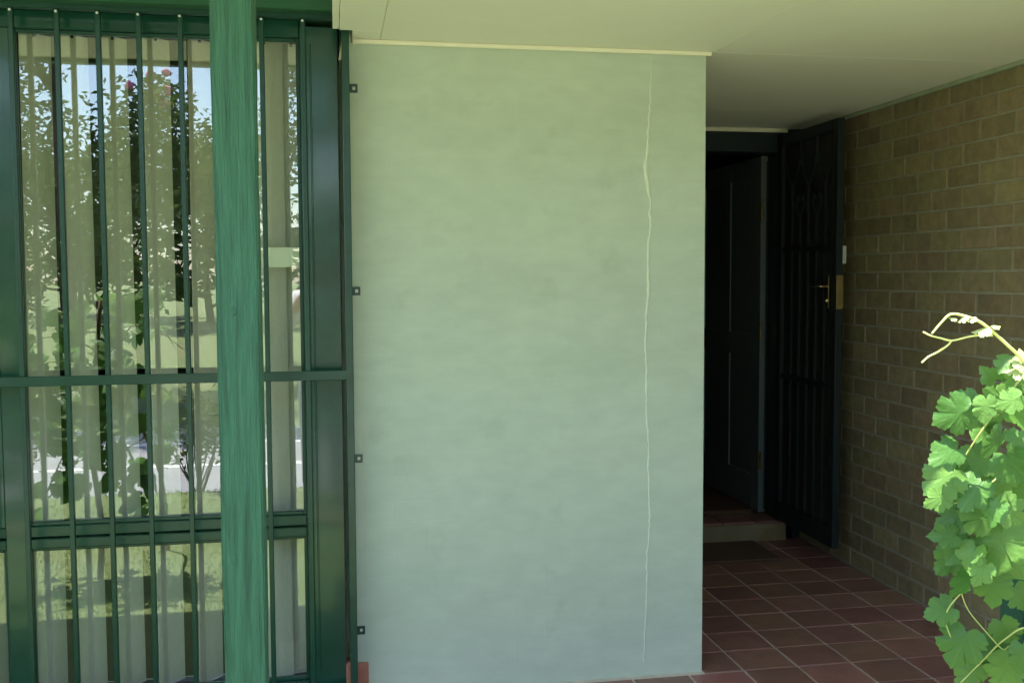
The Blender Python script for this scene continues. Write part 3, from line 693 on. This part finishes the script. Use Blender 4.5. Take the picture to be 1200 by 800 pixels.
# second vine on wires, to the left of the view: the window glass mirrors it
v2 = empty('grapevine', (-1.25, 1.45, GZ), 'bushy grapevine on wires that the window glass mirrors', 'vine', 'grapevines')
tubeobj('trunk', [(-1.25, 1.45, GZ-.05), (-1.23, 1.47, .2), (-1.28, 1.44, .6), (-1.24, 1.46, 1.0), (-1.2, 1.45, 1.35)], (.018, .010), 'woody', v2, 6, 8)
tubeobj('trunk', [(-.98, .9, GZ-.05), (-1.0, .95, .3), (-1.1, 1.15, .7), (-1.2, 1.38, 1.1)], (.012, .008), 'woody', v2, 6, 8)
for k in range(6):
    x0 = -1.25+.02*k
    tubeobj('cane', [(x0, 1.45, .5+.14*k), (x0+.15+.1*rv.random(), 1.45+rv.uniform(-.15, .1), .55+.14*k+rv.uniform(-.1, .2)), (x0+.35, 1.42+rv.uniform(-.2, .1), .5+.12*k+rv.uniform(-.2, .2))], (.005, .002), 'cane', v2, 6, 6)
    tubeobj('cane', [(x0, 1.45, .5+.14*k), (x0-.3, 1.45+rv.uniform(-.15, .1), .6+.14*k), (x0-.7, 1.42+rv.uniform(-.2, .1), .5+.13*k+rv.uniform(-.2, .2))], (.005, .002), 'cane', v2, 6, 6)
for i in range(150):
    x = -1.25 + rv.gauss(-.05, .30); z = rv.triangular(.0, 1.45, 1.0); y = 1.42 + rv.uniform(-.18, .2)
    if x > -.86 - .0*z or x < -2.3: x = rv.uniform(-1.7, -.9)
    put_leaf(v2, (x, y, z), Vector((rv.uniform(-1, 1), rv.uniform(-.6, .8), rv.uniform(-1, -.1))), Vector((rv.uniform(-.5, .4), rv.uniform(.1, .7), rv.uniform(.45, 1))), rv.uniform(.09, .15), rv.choice(LEAF), rv)

# ------------------------------------------------------------------ lawn blades by the porch
rg = random.Random(3); verts = []; faces = []
def blades(n, x0, x1, y0, y1, h0, h1, w):
    for _ in range(n):
        x, y = rg.uniform(x0, x1), rg.uniform(y0, y1); z = ground_z(y) - .006
        a = rg.uniform(0, 6.283); h = rg.uniform(h0, h1); lx, ly = rg.gauss(0, .4)*h, rg.gauss(0, .4)*h
        dx, dy = math.cos(a)*w, math.sin(a)*w; i = len(verts)
        verts.extend(((x-dx, y-dy, z), (x+dx, y+dy, z), (x+lx*.4+dx*.7, y+ly*.4+dy*.7, z+h*.6), (x+lx, y+ly, z+h)))
        faces.extend(((i, i+1, i+2), (i, i+2, i+3)))
blades(26000, -3.2, 2.6, .45, 2.06, .012, .034, .0020)
blades(9000, -4, 4, -1.6, .07, .015, .04, .0028)
blades(6000, -2.6, -.01, 2.06, 3.45, .012, .03, .0018)
me = bpy.data.meshes.new('grass'); me.from_pydata(verts, [], faces); o = link('grass', me, 'grass'); o['kind'] = 'stuff'
tag(o, 'short sunlit lawn grass in front of the porch', 'grass')
# timber-coloured edging and a soil bed behind it
struct(boxobj('garden_bed', (-5, 5, .08, .33, GZ-.05, GZ+.012), 'soil', bevel=.01))
bed = parent_loc(bpy.data.objects['garden_bed'])
for k in range(40):
    boxobj('edging_brick', (-4.6+k*.232, -4.6+k*.232+.222, .34, .44, GZ-.04, GZ+.055), 'soil', bpy.data.objects['garden_bed'], bevel=.006)

# ------------------------------------------------------------------ trees beyond the road, mirrored in the glass
def tree(x, y, h, rad_, seed, label, m, leaves=5200, lean=0, trunk_r=.16, low=.28, ls=.13, blossoms=False):
    rnd = random.Random(seed); z0 = ground_z(y)
    root = empty('tree', (x, y, z0), label, 'tree', 'trees beyond the road')
    bm = bmesh.new()
    top = Vector((lean, 0, h*.86)); pts = curve_pts([(0, 0, -.15), (lean*.1+rnd.uniform(-.15, .15), 0, h*.25), (lean*.5+rnd.uniform(-.25, .25), rnd.uniform(-.2, .2), h*.55), top], 5)
    tube(bm, pts, [trunk_r*(1-.8*i/(len(pts)-1)) for i in range(len(pts))], 9)
    clumps = []
    for k in range(13):
        t = rnd.uniform(low, .95); b = pts[min(len(pts)-1, int(t*len(pts)))]
        a = rnd.uniform(0, 6.283); r = rad_*rnd.uniform(.45, 1)*(1.15-.6*abs(t-.5)); e = b + Vector((math.cos(a)*r, math.sin(a)*r, rnd.uniform(.05, .22)*h))
        mid = (b+e)/2 + Vector((0, 0, -.03*h)) + Vector((rnd.uniform(-.2, .2),)*3)
        q = curve_pts([b, mid, e], 4); tube(bm, q, [trunk_r*.38*(1-.85*i/(len(q)-1)) for i in range(len(q))], 6)
        clumps += [(e, rnd.uniform(.22, .40)*rad_), (mid, rnd.uniform(.16, .26)*rad_), (e+Vector((rnd.uniform(-.5, .5)*rad_, rnd.uniform(-.5, .5)*rad_, rnd.uniform(-.3, .3)*rad_)), rnd.uniform(.15, .3)*rad_)]
    clumps.append((top, .35*rad_))
    link('trunk', mesh_of(bm, 'trunk', smooth=True), 'bark', root)
    vs, fs = [], []
    tot = sum(c[1]**2 for c in clumps)
    for c, r in clumps:
        for _ in range(int(leaves*r*r/tot)):
            d = Vector((rnd.gauss(0, 1), rnd.gauss(0, 1), rnd.gauss(0, .8))).normalized()*r*rnd.random()**.45
            p = c+d; u = Vector((rnd.gauss(0, 1), rnd.gauss(0, 1), rnd.gauss(0, .6))).normalized(); w = u.orthogonal().normalized()
            s = ls*rnd.uniform(.6, 1.25); i = len(vs)
            vs += [p-u*s, p+w*s*.42, p+u*s, p-w*s*.42]; fs.append((i, i+1, i+2, i+3))
    me = bpy.data.meshes.new('crown'); me.from_pydata([tuple(v) for v in vs], [], fs); link('crown', me, m, root)
    if blossoms:
        for k in range(9):
            c = Vector((1.8+rnd.gauss(0, .16), 1.2+rnd.gauss(0, .16), 6.3 + rnd.gauss(0, .2))); bm = bmesh.new()
            bmesh.ops.create_icosphere(bm, subdivisions=2, radius=rnd.uniform(.05, .10))
            for v in bm.verts: v.co = v.co*(1+.45*mnoise.noise(v.co*22+Vector((k, 0, 0)))) + c
            link('blossom', mesh_of(bm, 'blossom', smooth=True), 'pink', root)
    return root
T = [(-9.5, -17, 9.5, 2.9, 'broad dark tree beyond the road with a forked trunk', 'treeleaf'), (-5.2, -15, 8.2, 2.4, 'slim pale leaved tree close beyond the road kerb', 'treeleaf2'),
     (-1.2, -18.5, 10, 2.8, 'tall dark tree straight across the road from the porch', 'treeleaf'), (3.4, -16, 8.6, 2.6, 'dark tree across the road leaning over the verge', 'treeleaf'),
     (8.5, -19, 11, 3.4, 'large spreading tree across the road past the leaning one', 'treeleaf'), (-15, -20, 11, 3.4, 'large pale tree at the end of the verge', 'treeleaf2')]
for i, (x, y, h, r, lb, m) in enumerate(T): tree(x, y, h*1.42, r*1.32, 40+i, lb, m, leaves=11500, ls=.10, low=.2, blossoms=(i == 1), lean=.9 if i == 3 else .3*(-1)**i)
rb = random.Random(77)
for i in range(16):
    x = -42 + i*5.4 + rb.uniform(-1.5, 1.5); y = -33 + rb.uniform(-4, 4)
    t = tree(x, y, rb.uniform(6, 9.5), rb.uniform(3.0, 4.0), 90+i, 'dark bushy tree in the far row behind the verge', 'treeleaf' if i % 3 else 'treeleaf2', 2600, 0, .16, .08, .26)
    t['group'] = 'far row of trees'
# low shrubs with bare twigs at the crest of the lawn
def shrub(x, y, h, seed, label):
    rnd = random.Random(seed); root = empty('shrub', (x, y, ground_z(y)), label, 'shrub', 'shrubs at the lawn edge')
    bm = bmesh.new(); tips = []
    for k in range(11):
        a = rnd.uniform(0, 6.283); e = Vector((math.cos(a)*h*.6*rnd.random(), math.sin(a)*h*.5*rnd.random(), h*rnd.uniform(.6, 1)))
        q = curve_pts([(rnd.uniform(-.03, .03), 0, -.05), e*.5+Vector((rnd.uniform(-.08, .08), 0, 0)), e], 4); tube(bm, q, [.008*(1-.7*i/(len(q)-1)) for i in range(len(q))], 5); tips.append(e); tips.append(e*.7)
    link('stems', mesh_of(bm, 'stems', smooth=True), 'bark', root)
    vs, fs = [], []
    for c in tips:
        for _ in range(34):
            p = c + Vector((rnd.gauss(0, .07), rnd.gauss(0, .07), rnd.gauss(0, .07))); u = Vector((rnd.gauss(0, 1), rnd.gauss(0, 1), rnd.gauss(0, .6))).normalized(); w = u.orthogonal().normalized(); s = rnd.uniform(.018, .035); i = len(vs)
            vs += [p-u*s, p+w*s*.5, p+u*s, p-w*s*.5]; fs.append((i, i+1, i+2, i+3))
    me = bpy.data.meshes.new('foliage'); me.from_pydata([tuple(v) for v in vs], [], fs); link('foliage', me, 'treeleaf2', root)
shrub(-1.05, -1.0, .75, 1, 'twiggy low shrub at the crest of the lawn beside the vine')
shrub(-2.3, -1.3, .8, 2, 'rounder low shrub at the crest of the lawn away from the porch')

# ------------------------------------------------------------------ the photographer, mirrored in the window
def skin(name, joints, edges, m, parent, root_i=0, sub=2):
    me = bpy.data.meshes.new(name); off = parent_loc(parent)
    me.from_pydata([tuple(Vector(j[0])-off) for j in joints], edges, []); o = link(name, me, m, parent)
    md = o.modifiers.new('skin', 'SKIN'); md.use_smooth_shade = True
    for i, j in enumerate(joints):
        r = j[1]; r = (r, r) if not isinstance(r, tuple) else r
        me.skin_vertices[0].data[i].radius = r; me.skin_vertices[0].data[i].use_root = (i == root_i)
    s = o.modifiers.new('sub', 'SUBSURF'); s.levels = s.render_levels = sub
    return o
px, py, pz = -.07, -.42, GZ
ps = empty('person', (px, py, pz), 'person in a white shirt and grey trousers holding up a small camera', 'person')
J = [((px, py, .80), (.13, .10)), ((px, py, .98), (.12, .09)), ((px, py, 1.18), (.14, .10)), ((px, py, 1.32), (.10, .075)), ((px, py+.01, 1.40), .05), ((px, py+.03, 1.46), .055), ((px, py+.035, 1.55), (.075, .092)), ((px, py+.03, 1.63), (.060, .075))]
E_ = [(i, i+1) for i in range(7)]
for s in (-1, 1):
    b = len(J)
    J += [((px+s*.155, py, 1.315), .055), ((px+s*.25, py+.08, 1.10), .042), ((px+s*.155, py+.24, 1.30), .034), ((px+s*.085, py+.325, 1.40), .024), ((px+s*.075, py+.345, 1.435), (.030, .016))]
    E_ += [(3, b), (b, b+1), (b+1, b+2), (b+2, b+3), (b+3, b+4)]
    for k in range(4):
        q = len(J); J += [((px+s*.062, py+.372, 1.425+.019*k), .0085), ((px+s*.040, py+.378, 1.427+.019*k), .008), ((px+s*.020, py+.374, 1.427+.019*k), .007)] if False else [((px+s*.078, py+.362, 1.425+.017*k), .0085), ((px+s*.062, py+.380, 1.427+.017*k), .008), ((px+s*.044, py+.380, 1.428+.017*k), .007)]
        E_ += [(b+4, q), (q, q+1), (q+1, q+2)]
    q = len(J); J += [((px+s*.062, py+.335, 1.425), .010), ((px+s*.046, py+.338, 1.438), .009)]; E_ += [(b+4, q), (q, q+1)]
    b = len(J)
    J += [((px+s*.09, py, .74), .085), ((px+s*.10, py+.02, .36), .055), ((px+s*.105, py, -.06), .038), ((px+s*.11, py+.03, -.115), .035), ((px+s*.12, py+.15, -.122), .028)]
    E_ += [(0, b), (b, b+1), (b+1, b+2), (b+2, b+3), (b+3, b+4)]
skin('body', J, E_, 'skin', ps)
# shirt and trousers follow the body
K = [((px, py, .76), (.172, .138)), ((px, py, .98), (.148, .115)), ((px, py, 1.18), (.165, .125)), ((px, py, 1.31), (.125, .095)), ((px, py+.008, 1.385), .066)]
KE = [(i, i+1) for i in range(4)]
for s in (-1, 1):
    b = len(K); K += [((px+s*.16, py, 1.318), .078), ((px+s*.252, py+.08, 1.098), .062), ((px+s*.18, py+.20, 1.26), .052)]; KE += [(3, b), (b, b+1), (b+1, b+2)]
skin('shirt', K, KE, 'shirt', ps)
K = [((px, py, .90), (.150, .118)), ((px, py, .80), (.155, .122))]; KE = [(0, 1)]
for s in (-1, 1):
    b = len(K); K += [((px+s*.09, py, .72), .104), ((px+s*.10, py+.02, .36), .078), ((px+s*.105, py, -.08), .066)]; KE += [(1, b), (b, b+1), (b+1, b+2)]
skin('trousers', K, KE, 'trouser', ps)
for s in (-1, 1):
    skin('shoe', [((px+s*.11, py-.03, GZ+.035), .045), ((px+s*.112, py+.06, GZ+.035), .046), ((px+s*.12, py+.17, GZ+.03), .035)], [(0, 1), (1, 2)], 'dark', ps)
bm = bmesh.new(); bmesh.ops.create_uvsphere(bm, u_segments=20, v_segments=14, radius=1)
bmesh.ops.delete(bm, geom=[v for v in bm.verts if v.co.y > .35 and v.co.z < .45 or v.co.z < -.55], context='VERTS')
for v in bm.verts: v.co = Vector((v.co.x*.088, v.co.y*.105+.025, 1.575-GZ+v.co.z*.105)) + Vector((0, 0, 0))
link('hair', mesh_of(bm, 'hair', smooth=True), 'hair', ps)
for s in (-1, 1):
    bm = bmesh.new(); bmesh.ops.create_uvsphere(bm, u_segments=10, v_segments=8, radius=.011); o = link('eye', mesh_of(bm, 'eye', smooth=True), 'dark', ps); o.location = (s*.031, .118, 1.562-GZ)
    bm = bmesh.new(); bmesh.ops.create_uvsphere(bm, u_segments=10, v_segments=8, radius=1)
    for v in bm.verts: v.co = Vector((v.co.x*.010, v.co.y*.018, v.co.z*.030))
    o = link('ear', mesh_of(bm, 'ear', smooth=True), 'skin', ps); o.location = (s*.080, .03, 1.545-GZ)
bm = bmesh.new(); bmesh.ops.create_cone(bm, cap_ends=True, segments=8, radius1=.016, radius2=.007, depth=.045)
o = link('nose', mesh_of(bm, 'nose', smooth=True), 'skin', ps); o.location = (0, .126, 1.540-GZ); o.rotation_euler = (rad(-14), 0, 0)
boxobj('mouth', (px-.024, px+.024, py+.112, py+.122, 1.492, 1.500), 'pink', ps, bevel=.003)
hc = empty('camera_body', (px, -.055, 1.42), 'small black compact camera held up by the person', 'camera')
boxobj('housing', (px-.050, px+.050, -.065, -.043, 1.425, 1.487), 'dark', hc, bevel=.004)
bm = bmesh.new(); bmesh.ops.create_cone(bm, cap_ends=True, segments=20, radius1=.022, radius2=.020, depth=.016)
o = link('lens', mesh_of(bm, 'lens'), 'bar', hc); o.location = Vector((px+.008, -.036, 1.455))-parent_loc(hc); o.rotation_euler = (rad(90), 0, 0)
